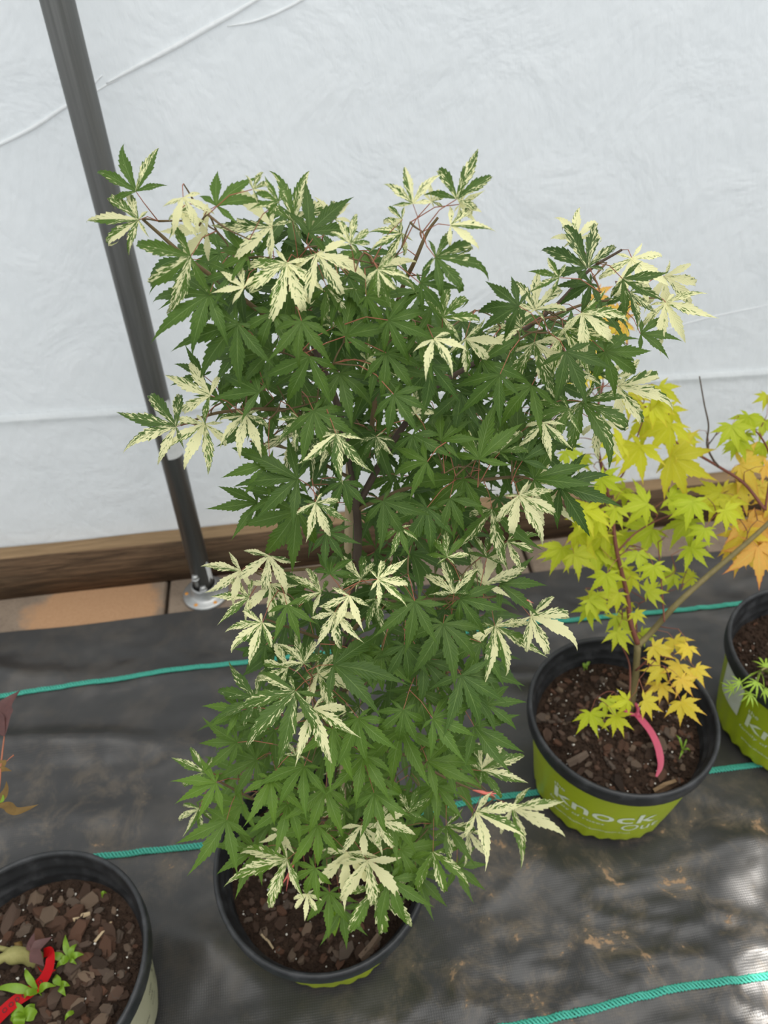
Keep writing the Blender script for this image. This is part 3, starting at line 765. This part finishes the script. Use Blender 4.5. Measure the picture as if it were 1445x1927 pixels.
limb([(645, 1300, 0), (780, 1260, -.03), (900, 1265, -.04)], .0018, .0009, 'branch', MAT['twig'])
limb([(660, 900, 0), (560, 850, .03), (470, 830, .04)], .0018, .0009, 'branch', MAT['twig'])
limb([(660, 900, 0), (760, 800, .05), (880, 760, .06)], .0018, .0009, 'branch', MAT['twig'])
limb([(620, 720, 0), (680, 620, .04), (700, 500, .04)], .0018, .0009, 'branch', MAT['twig'])
# bamboo stake beside the trunk
sk = [at(657, 960, .55), at(655, 1045, .54)]; dv = (sk[1] - sk[0]).normalized()
stake = MB().tube([sk[0] - dv * .05, sk[0], sk[1], sk[1] + dv * ((sk[1].z - .12) / -dv.z if dv.z < 0 else .3)], .0042, 9).build('bamboo_stake', MAT['bamboo'])
tag(stake, 'pale bamboo stake beside the trunk of the cream-speckled maple', 'stake')

leaves = []      # (p, R, size, variegation, light, hue)
for x, y, ang, ln, v in parse(MAPLE_LEAVES):
    xc, hw = hub(y); q = max(-1, min(1, (x - xc) / hw))
    off = -.10 * math.sqrt(1 - q * q) + R_.uniform(-.02, .02)
    p = spot(x, y, off)
    s = ln * depth(p) / F_PX * 1.38
    R = leaf_frame(p, ang + R_.uniform(-8, 8), .38, .85, .25, R_)
    low = sstep(1150, 1500, y) * (1 - .35 * sstep(500, 900, x))
    leaves.append((p, R, s, v / 100, R_.uniform(.2, .8), min(1, .12 + .38 * low + R_.uniform(-.12, .32)), True))
POLY = [(330, 480), (440, 430), (560, 390), (690, 430), (790, 460), (820, 560), (900, 620), (1000, 570), (1100, 540), (1150, 610), (1130, 700), (1040, 780), (985, 900), (950, 960), (940, 1060), (915, 1150),
        (915, 1250), (910, 1400), (880, 1500), (800, 1590), (700, 1640), (600, 1590), (490, 1590), (440, 1500), (450, 1350), (490, 1250), (510, 1150), (560, 1060), (500, 960), (480, 850), (455, 700), (410, 600)]
def inside(x, y):
    c = False; j = len(POLY) - 1
    for i in range(len(POLY)):
        xi, yi = POLY[i]; xj, yj = POLY[j]
        if (yi > y) != (yj > y) and x < (xj - xi) * (y - yi) / (yj - yi) + xi: c = not c
        j = i
    return c
cnt = 0; tries = 0
spots = []
while cnt < 250 and tries < 20000:
    tries += 1
    x, y = R_.uniform(300, 1180), R_.uniform(380, 1650)
    if not inside(x, y): continue
    if 930 < y < 1060 and 480 < x < 700 and R_.random() < .8: continue
    if 840 < y < 960 and R_.random() < .35: continue
    if any((x - a) ** 2 + (y - b) ** 2 < 24 ** 2 for a, b in spots): continue
    spots.append((x, y)); cnt += 1
    xc, hw = hub(y); q = max(-1, min(1, (x - xc) / hw)); front = -.10 * math.sqrt(1 - q * q)
    off = front + .025 + R_.random() ** .8 * (.075 - front)
    p = spot(x, y, off)
    ang = math.degrees(math.atan2(.55 + R_.uniform(-.5, .5), q * 1.4 + R_.uniform(-.7, .7)))
    s = interp(y, [350, 1000, 1600], [.042, .051, .055]) * R_.uniform(.8, 1.15)
    low = sstep(1150, 1500, y) * (1 - .35 * sstep(500, 900, x))
    leaves.append((p, leaf_frame(p, ang, .6, .55, .4, R_), s, 0.0 if R_.random() > .08 else .35, R_.uniform(.1, .7), min(1, .08 + .35 * low + R_.uniform(-.1, .2)), False))

pet = MB(); tw_mass = MB(); singles = []
order = sorted(range(len(leaves)), key=lambda i: wood.near(leaves[i][0])[1])
for i in order:
    p, R, s = leaves[i][:3]; d = R.col[1]
    hang(wood, maple, p, d, R_, pet, .034, MAT['twig'], singles, tw_mass, 140)
tag(pet.build('petioles', MAT['petiole'], maple), kind='stuff')
tag(tw_mass.build('fine_twigs', MAT['twig'], maple), kind='stuff')
mv, mf, muv, mr = [], [], [], []; nv = 0
LEAF_OBJECTS = 0
for k, (p, R, s, v, li, hu, ann) in enumerate(leaves):
    if LEAF_OBJECTS < 300:
        me = R_.choice(VARIE) if v > .07 else R_.choice(GREEN)
        V2 = v
        place_leaf(me, p, R, s, maple, (V2, li, max(0, hu))); LEAF_OBJECTS += 1
    else:
        me = R_.choice(GREEN); n = len(me.vertices)
        co = np.empty(n * 3, 'f'); me.vertices.foreach_get('co', co); co = co.reshape(-1, 3) * s
        co = co @ np.array(R).T + np.array(tuple(p - maple.location)); mv.append(co)
        fi = np.empty(len(me.loops), int); me.loops.foreach_get('vertex_index', fi); mf.append(fi.reshape(-1, 4) + nv)
        uv = np.empty(len(me.loops) * 2, 'f'); me.uv_layers[0].data.foreach_get('uv', uv); muv.append(uv); mr.append(np.full(n, max(0, min(1, hu * 1.2)), 'f')); nv += n
mm = bpy.data.meshes.new('foliage'); V_ = np.vstack(mv); F_ = np.vstack(mf)
mm.vertices.add(len(V_)); mm.vertices.foreach_set('co', V_.ravel()); mm.loops.add(F_.size); mm.loops.foreach_set('vertex_index', F_.ravel().astype('i'))
mm.polygons.add(len(F_)); mm.polygons.foreach_set('loop_start', np.arange(0, F_.size, 4, dtype='i')); mm.update(calc_edges=True)
ul = mm.uv_layers.new(name='UVMap'); ul.data.foreach_set('uv', np.concatenate(muv))
mm.attributes.new('leafrand', 'FLOAT', 'POINT').data.foreach_set('value', np.concatenate(mr))
mm.polygons.foreach_set('use_smooth', [True] * len(mm.polygons))
tag(link('foliage', mm, MAT['mass'], maple), kind='stuff')

# pink unfolding shoots at three branch ends
def ribbon(path, width, normal_hint, taper=None, fold=0.0):
    """leaf-like or tape-like strip, folded along its middle"""
    n = len(path); v, f = [], []
    for i, p in enumerate(path):
        t = (path[min(i + 1, n - 1)] - path[max(i - 1, 0)]).normalized(); s = t.cross(normal_hint); s = s.normalized() if s.length > 1e-6 else t.orthogonal()
        nn = s.cross(t).normalized(); w = width * (taper(i / (n - 1)) if taper else 1) / 2
        v += [p - s * w + nn * fold * w, p, p + s * w + nn * fold * w]
    for i in range(n - 1):
        a = 3 * i; f += [(a, a + 1, a + 4, a + 3), (a + 1, a + 2, a + 5, a + 4)]
    return v, f
def blade(px_pts, zfun, width, bow=.25, mat=None, parent=None, name='leaf', shape=None, hint=Vector((0, -.3, 1))):
    P = [zfun(*q) for q in px_pts]
    P = spline(P, 6)
    sh = shape or (lambda t: max(.06, math.sin(math.pi * (.08 + .92 * t) ** .8)))
    return MB().add(*ribbon(P, width, hint, sh, bow)).build(name, mat, parent)
leafy = lambda t: max(.04, (min(1, t / .35) ** .7) * (min(1, (1 - t) / .65) ** .9))
for pts, off in (([(560, 1605), (546, 1640), (537, 1672)], -.085), ([(950, 1112), (975, 1122), (996, 1140)], -.06), ([(890, 1488), (915, 1493), (936, 1492)], -.05)):
    for k in range(4):
        e = pts[-1]; q = [(pts[0][0] + R_.uniform(-2, 2), pts[0][1] + R_.uniform(-2, 2)), pts[1], (e[0] + R_.uniform(-12, 12), e[1] + R_.uniform(-10, 10))]
        blade(q, lambda x, y: spot(x, y, off - .004), .0034, .5, MAT['shoot'], maple, 'new_shoot', leafy)

# ------------------------------------------------------------------ the golden maple
gold = empty('golden_maple', POTS['gold'] + Vector((0, 0, .166)))
tag(gold, 'young golden maple with lime yellow leaves turning orange on one side', 'maple')
def gy(y): return interp(y, [550, 700, 1000, 1200, 1350], [.93, .90, .78, .67, .60])
def gspot(x, y, off=0):
    Y = gy(y) + off; p = at(x, y, Y)
    while p.z < .20: Y -= .008; p = at(x, y, Y)
    return p
gw = Wood()
def glimb(pts, r0, r1, mat, name='branch', n=7):
    P = spline([gspot(x, y, o) for x, y, o in pts] if not isinstance(pts[0], Vector) else pts, n); m = len(P)
    MB().tube(P, [r0 + (r1 - r0) * i / (m - 1) for i in range(m)], 7).build(name, mat, gold); gw.add(P); return P
gb = atz(1180, 1352, .158)
fork = gspot(1200, 1212)
P = spline([gb, gb.lerp(fork, .12) + Vector((.002, 0, 0)), gb.lerp(fork, .5) + Vector((.004, 0, 0)), fork], 6)
MB().tube(P, [.0085, .0088, .0075, .0068, .0064, .006, .006, .006, .0058, .0056, .0055, .0054, .0054, .0052, .0052, .005, .005, .005, .005][:len(P)], 9).build('trunk', MAT['ytrunk'], gold); gw.add(P)
P1 = glimb([(1200, 1212, 0), (1186, 1170, 0), (1180, 1120, 0), (1160, 1035, .0), (1150, 960, .01), (1130, 870, 0), (1120, 800, .0), (1135, 720, 0)], .0042, .0016, MAT['ytwig'])
P2 = glimb([(1200, 1215, 0), (1225, 1190, 0), (1270, 1140, -.02), (1330, 1085, -.03), (1380, 1043, -.04), (1440, 990, -.05), (1500, 930, -.05)], .0048, .0032, MAT['ytrunk'])
P3 = glimb([(1440, 960, -.05), (1400, 910, -.03), (1355, 880, -.01), (1300, 848, 0), (1270, 830, .0), (1210, 760, .0)], .0026, .0014, MAT['ytwig'])
glimb([(1135, 880, 0), (1165, 900, .0), (1185, 860, 0), (1210, 790, 0)], .0016, .0010, MAT['ytwig'])
glimb([(1160, 1040, 0), (1200, 1000, 0), (1260, 970, .01), (1310, 960, .01)], .0015, .0009, MAT['ytwig'])
glimb([(1250, 1170, -.02), (1244, 1090, 0), (1238, 1020, .01)], .0013, .0008, MAT['ytwig'])
glimb([(1196, 1262, -.01), (1230, 1235, -.03), (1265, 1240, -.05)], .0014, .0009, MAT['ytwig'])
glimb([(1184, 1330, -.005), (1185, 1255, .01), (1170, 1215, .01)], .0016, .0010, MAT['ytwig'])
glimb([(1440, 960, -.05), (1450, 870, -.02), (1430, 820, -.02), (1400, 800, -.02)], .002, .001, MAT['ytwig'])
dead = glimb([(1352, 878, -.01), (1340, 862, -.005), (1330, 836, 0), (1333, 800, 0), (1325, 760, .0), (1316, 708, 0)], .0018, .0009, MAT['trunk'], 'dead_twig')
glimb([(1332, 838, 0), (1344, 822, 0), (1353, 806, 0)], .0011, .0006, MAT['trunk'], 'dead_twig')
gpet = MB(); gmass = MB(); gs = []; gl = []
for x, y, ln, h in parse(YELLOW_LEAVES):
    p = gspot(x, y, R_.uniform(-.05, .03) - (.03 if y > 1200 else 0)); s = ln * depth(p) / F_PX * 1.5
    ang = 90 + R_.gauss(0, 40) + (x - 1230) * -.05
    gl.append((p, leaf_frame(p, ang, .5, .7, .25, R_), s, h / 100))
for _ in range(26):       # leaves that fill the crown behind
    x, y, ln, h = R_.choice(parse(YELLOW_LEAVES)); x += R_.uniform(-25, 25); y += R_.uniform(-25, 15)
    if y > 1150: continue
    p = gspot(x, y, R_.uniform(.03, .07)); s = ln * depth(p) / F_PX * 1.05
    gl.append((p, leaf_frame(p, 90 + R_.gauss(0, 50), .6, .6, .3, R_), s, max(0, h / 100 - .05)))
for p, R, s, h in sorted(gl, key=lambda q: gw.near(q[0])[1]):
    hang(gw, gold, p, R.col[1], R_, gpet, .03, MAT['ytwig'], gs, gmass, 60)
    place_leaf(R_.choice(GOLD), p, R, s, gold, (min(1, max(0, h + R_.uniform(-.05, .05))), R_.uniform(.2, .8), 0))
tag(gpet.build('petioles', MAT['petiole'], gold), kind='stuff'); tag(gmass.build('fine_twigs', MAT['ytwig'], gold), kind='stuff')

pk = empty('marker_tape', gb + Vector((0, 0, .02))); tag(pk, 'pink flagging tape knotted round the golden maple stem', 'tape')
gz = lambda dz: (lambda x, y: (lambda p: Vector((p.x, p.y, zt_g(p.x, p.y) + dz)))(atz(x, y, .175)))
tail = [gb + Vector((.006, -.012, .026))] + [gz(d)(x, y) for x, y, d in ((1205, 1364, .022), (1222, 1385, .022), (1236, 1412, .018), (1243, 1438, .010), (1237, 1456, .004))]
MB().add(*ribbon(spline(tail, 6), .0125, Vector((.3, -.3, 1)), lambda t: 1 - .75 * max(0, t - .7) / .3, .15)).build('tail', MAT['pink'], pk)
kn = gb + Vector((.001, 0, .026))
MB().tube([kn + Vector((math.cos(a) * .0108, math.sin(a) * .0108, .002 * math.sin(2 * a))) for a in np.linspace(0, 2 * math.pi, 22)], .0028, 6, True).build('loop', MAT['pink'], pk)
MB().tube([kn + Vector((.004, -.010, -.005)), kn + Vector((.006, -.014, 0)), kn + Vector((.006, -.011, .006))], [.002, .0045, .002], 7).build('knot', MAT['pink'], pk)

# weeds in the golden maple's pot
def weed(name, label, zt, base, tips, width, mat=MAT['weed'], lift=.012, shape=None, group='small weeds in the pots'):
    b = atz(*base, .172); b.z = zt(b.x, b.y)
    root = empty(name, b); tag(root, label, 'weed', group)
    MB().tube([b + Vector((0, 0, -.004)), b + Vector((0, 0, lift * .7))], [.0009, .0006], 5).build('stem', mat, root)
    for tx, ty, w in tips:
        e = atz(tx, ty, .172); e.z = zt(e.x, e.y) + lift * .9; s = b + Vector((0, 0, lift * .7)); m = s.lerp(e, .55) + Vector((0, 0, lift * .55))
        MB().add(*ribbon(spline([s, m, e], 6), width * w, Vector((0, -.3, 1)), shape or leafy, .3)).build('leaf', mat, root)
    return root
weed('weed_seedling', 'thin green grass weed in the golden maple pot', zt_g, (1286, 1408), [(1270, 1385, 1), (1278, 1428, 1), (1300, 1412, .8), (1292, 1390, .7)], .004)
weed('weed_seedling', 'tiny pale green weed at the back of the golden maple pot', zt_g, (1100, 1256), [(1096, 1246, 1), (1112, 1244, 1), (1104, 1262, .8)], .005)

# ------------------------------------------------------------------ pot at the photo edge
thread = empty('laceleaf_maple', POTS['edge'] + Vector((-.05, -.03, .165))); tag(thread, 'small laceleaf maple seedling with thin lime leaf fingers drooping over the rim', 'maple')
TH = [leaf_mesh('leaf', 400 + i, [(0, 1, .5), (28, .95, .5), (-28, .95, .5), (58, .8, .5), (-58, .8, .5), (95, .5, .5), (-95, .5, .5)], .12, .5, 6, .8, .3, .2, .3) for i in range(3)]
for m_ in TH: m_.materials.append(MAT['thread'])
tb = atz(1455, 1262, .166); tb.z = .16
Pt = spline([tb, tb + Vector((-.005, -.005, .035)), atz(1430, 1262, .215)], 5); MB().tube(Pt, .0016, 6).build('stem', MAT['olive'], thread)
MB().tube([tb + Vector((-.01, 0, 0)), tb + Vector((-.012, -.004, .018)), tb + Vector((-.004, -.004, .03))], [.006, .007, .004], 8).build('graft_knob', MAT['olive'], thread)
for k, (x, y, z, ang, ln) in enumerate(((1393, 1284, .235, 170, 30), (1380, 1296, .215, 190, 30), (1425, 1284, .245, 120, 40), (1412, 1305, .225, 110, 34), (1440, 1255, .25, -80, 36), (1438, 1300, .235, 40, 34), (1462, 1275, .25, 0, 40))):
    p = atz(x, y, z); s = ln * depth(p) / F_PX * 1.1
    place_leaf(TH[k % 3], p, leaf_frame(p, ang, .5, .7, .2, R_), s, thread, (1, 1, 1))
    MB().tube([p, (p + Pt[-1]) / 2 + Vector((0, 0, .006)), Pt[-1]], .0006, 4).build('petiole', MAT['thread'], thread)

# ------------------------------------------------------------------ left pot: grafted stem, tape, weeds
wilt = empty('wilted_maple', POTS['left'] + Vector((0, 0, .165))); tag(wilt, 'wilted red maple with a knobbly green graft and drying leaves', 'maple')
lz = lambda dz: (lambda x, y: (lambda p: Vector((p.x, p.y, zt_l(p.x, p.y) + dz)))(atz(x, y, .175)))
g0, g1, g2, g3 = lz(-.01)(70, 1802), lz(.012)(50, 1800), lz(.025)(22, 1808), lz(.04)(-15, 1828)
SP = spline([g0, g1, g2, g3, g3 + Vector((-.05, -.005, .08)), g3 + Vector((-.06, .05, .20)), g3 + Vector((-.05, .12, .30))], 6); m = len(SP)
MB().tube(SP, [.0085, .0095, .0105, .011, .0105, .0098, .0090, .0092, .0098, .0104, .0106, .010, .0085] + [.0055] * (m - 13), 10).build('trunk', MAT['olive'], wilt)
MB().tube([lz(.01)(28, 1790), lz(.016)(10, 1789), lz(.02)(-10, 1786)], [.003, .0035, .003], 6).build('twig', MAT['olive'], wilt)
MB().tube([lz(.016)(40, 1788), lz(.022)(40, 1781), lz(.02)(45, 1778)], [.004, .0055, .002], 7).build('dry_bud', MAT['brown'], wilt)
lp = lambda z: (lambda x, y: atz(x, y, z))
for pts, w in (([(64, 1797), (66, 1778), (70, 1762)], .010), ([(64, 1797), (82, 1783), (104, 1771)], .014), ([(64, 1797), (78, 1810), (90, 1826)], .017), ([(64, 1797), (60, 1788), (60, 1780)], .006)):
    blade(pts, lz(.022), w, .3, MAT['purple'], wilt, 'leaf', leafy)
top = SP[-1]
hi = lp(.42)
br = spline([top, atz(-40, 1560, .42), atz(-6, 1500, .42), atz(2, 1436, .42), atz(8, 1386, .42)], 6); MB().tube(br, [.0022 - .0014 * i / (len(br) - 1) for i in range(len(br))], 6).build('twig', MAT['petiole'], wilt)
blade([(8, 1386), (4, 1350), (12, 1326), (37, 1300)], hi, .030, .35, MAT['purple'], wilt, 'leaf', leafy)
blade([(8, 1386), (-8, 1350), (-10, 1330)], hi, .020, .3, MAT['purple'], wilt, 'leaf', leafy)
blade([(-6, 1446), (6, 1436), (11, 1430)], hi, .012, .4, MAT['brown'], wilt, 'dry_leaf', leafy)
blade([(-8, 1450), (8, 1448), (22, 1451)], hi, .007, .5, MAT['brown'], wilt, 'dry_leaf', leafy)
MB().tube([hi(11, 1434), hi(18, 1427), hi(26, 1421)], [.0005, .0005, .0011], 5).build('leaf_stalk', MAT['petiole'], wilt)
blade([(-4, 1520), (6, 1500), (12, 1485), (12, 1470)], hi, .010, .4, MAT['brown'], wilt, 'dry_leaf', leafy)
blade([(-6, 1517), (14, 1517), (30, 1527), (52, 1522), (72, 1514)], hi, .011, .5, MAT['brown'], wilt, 'dry_leaf', leafy)
blade([(-8, 1512), (0, 1502), (2, 1494)], hi, .014, .3, MAT['weed'], wilt, 'leaf', leafy)

rt = [lz(.012)(84, 1795), lz(.022)(100, 1798), lz(.030)(106, 1812), lz(.026)(101, 1832), lz(.02)(86, 1852), lz(.018)(64, 1869), lz(.018)(38, 1886), lz(.018)(12, 1908), lz(.018)(-20, 1940)]
rt = spline(rt, 6)
redt = MB().add(*ribbon(rt, .0135, Vector((-.2, -.35, 1)), lambda t: .75 + .4 * t, .1)).build('marker_tape', MAT['red'])
tag(redt, 'red plant tape printed in black beside the knobbly graft', 'tape')
MB().tube([lz(.014)(74, 1822), lz(.02)(84, 1835), lz(.022)(100, 1838), lz(.026)(112, 1834)], .0007, 5).build('thread', MAT['red'], redt)
# black print on the tape, letter by letter along the strip
def tape_text(word, t0, t1, size):
    for k, ch in enumerate(word):
        f = t0 + (t1 - t0) * k / (len(word) - 1); i = f * (len(rt) - 1); a = int(i); p = rt[a].lerp(rt[min(a + 1, len(rt) - 1)], i - a)
        t = (rt[min(a + 1, len(rt) - 1)] - rt[a]).normalized(); s = t.cross(Vector((-.2, -.35, 1))).normalized(); n_ = s.cross(t).normalized()
        cu = bpy.data.curves.new('t', 'FONT'); cu.body = ch; cu.size = size; cu.align_x = 'CENTER'; cu.align_y = 'CENTER'
        to = bpy.data.objects.new('t', cu); COL.objects.link(to); dg = bpy.context.evaluated_depsgraph_get(); dg.update()
        me = bpy.data.meshes.new_from_object(to.evaluated_get(dg)); bpy.data.objects.remove(to); bpy.data.curves.remove(cu)
        for v in me.vertices: v.co = p + n_ * .0012 + (-t) * v.co.x - s * v.co.y * -1
        me.name = 'letter'; link('letter', me, MAT['ink'], redt)
tape_text('DOOGDOOLB', .52, .98, .0072)

weed('weed_seedling', 'green weed sprig between the red tape and the beige sleeve', zt_l, (133, 1809), [(89, 1800, 1.1), (160, 1799, 1.1), (116, 1813, 1), (126, 1763, 1), (147, 1779, 1), (108, 1825, .9), (147, 1818, .7)], .0085)
weed('weed_seedling', 'long-bladed green weed lying across the red tape', zt_l, (78, 1873), [(-4, 1868, 1.3), (55, 1830, 1), (113, 1863, 1.1), (53, 1886, 1)], .0085, lift=.022)
weed('weed_seedling', 'three-leaved green weed beside the red tape', zt_l, (116, 1857), [(106, 1838, 1.2), (134, 1858, 1), (126, 1877, 1.1)], .0085)
rnd_leaf = lambda t: max(.12, math.sqrt(max(0, 1 - (2 * t - 1.1) ** 2 * .8)))
weed('weed_seedling', 'round-leaved clover weed below the red tape', zt_l, (47, 1912), [(28, 1900, 1), (69, 1914, 1), (68, 1897, .6), (40, 1932, 1), (26, 1926, .6)], .014, shape=rnd_leaf)
weed('weed_seedling', 'single green blade sprouting from bark near the beige sleeve', zt_l, (143, 1904), [(124, 1923, 1)], .006)
weed('weed_seedling', 'tiny green shoot between bark chips behind the largest chip', zt_l, (190, 1684), [(200, 1679, 1), (207, 1768, .0)][:1], .005)
weed('weed_seedling', 'small bright green sprout at the front of the cream-speckled maple pot', zt_m, (628, 1722), [(612, 1718, 1.3), (640, 1708, 1), (630, 1762, 1.4), (646, 1716, .9)], .013)

# ------------------------------------------------------------------ sun flecks through gaps in the roof, on the aisle
def fleck(x, y, rad, power):
    t = atz(x, y, 0); src = t + Vector((.75, -.3, 3.0))
    ld = bpy.data.lights.new('sun_fleck', 'SPOT'); ld.energy = power * .42; ld.spot_size = 2 * math.atan(rad / 3.1); ld.spot_blend = .45; ld.shadow_soft_size = .012; ld.color = (1, .95, .88)
    o = bpy.data.objects.new('sun_fleck', ld); COL.objects.link(o); o.location = src; o.rotation_euler = (t - src).to_track_quat('-Z', 'Y').to_euler()
for f_ in ((1440, 1612, .015, 900), (1428, 1640, .011, 800), (1398, 1652, .013, 900), (1408, 1676, .016, 900), (1388, 1690, .009, 700), (1428, 1700, .012, 800), (1418, 1728, .010, 700), (1404, 1768, .006, 700),
           (1438, 1775, .014, 900), (1422, 1806, .017, 1000), (1440, 1838, .020, 1100), (1412, 1845, .012, 800), (1436, 1880, .018, 1100), (1418, 1902, .012, 900), (1452, 1915, .018, 1100)): fleck(*f_)
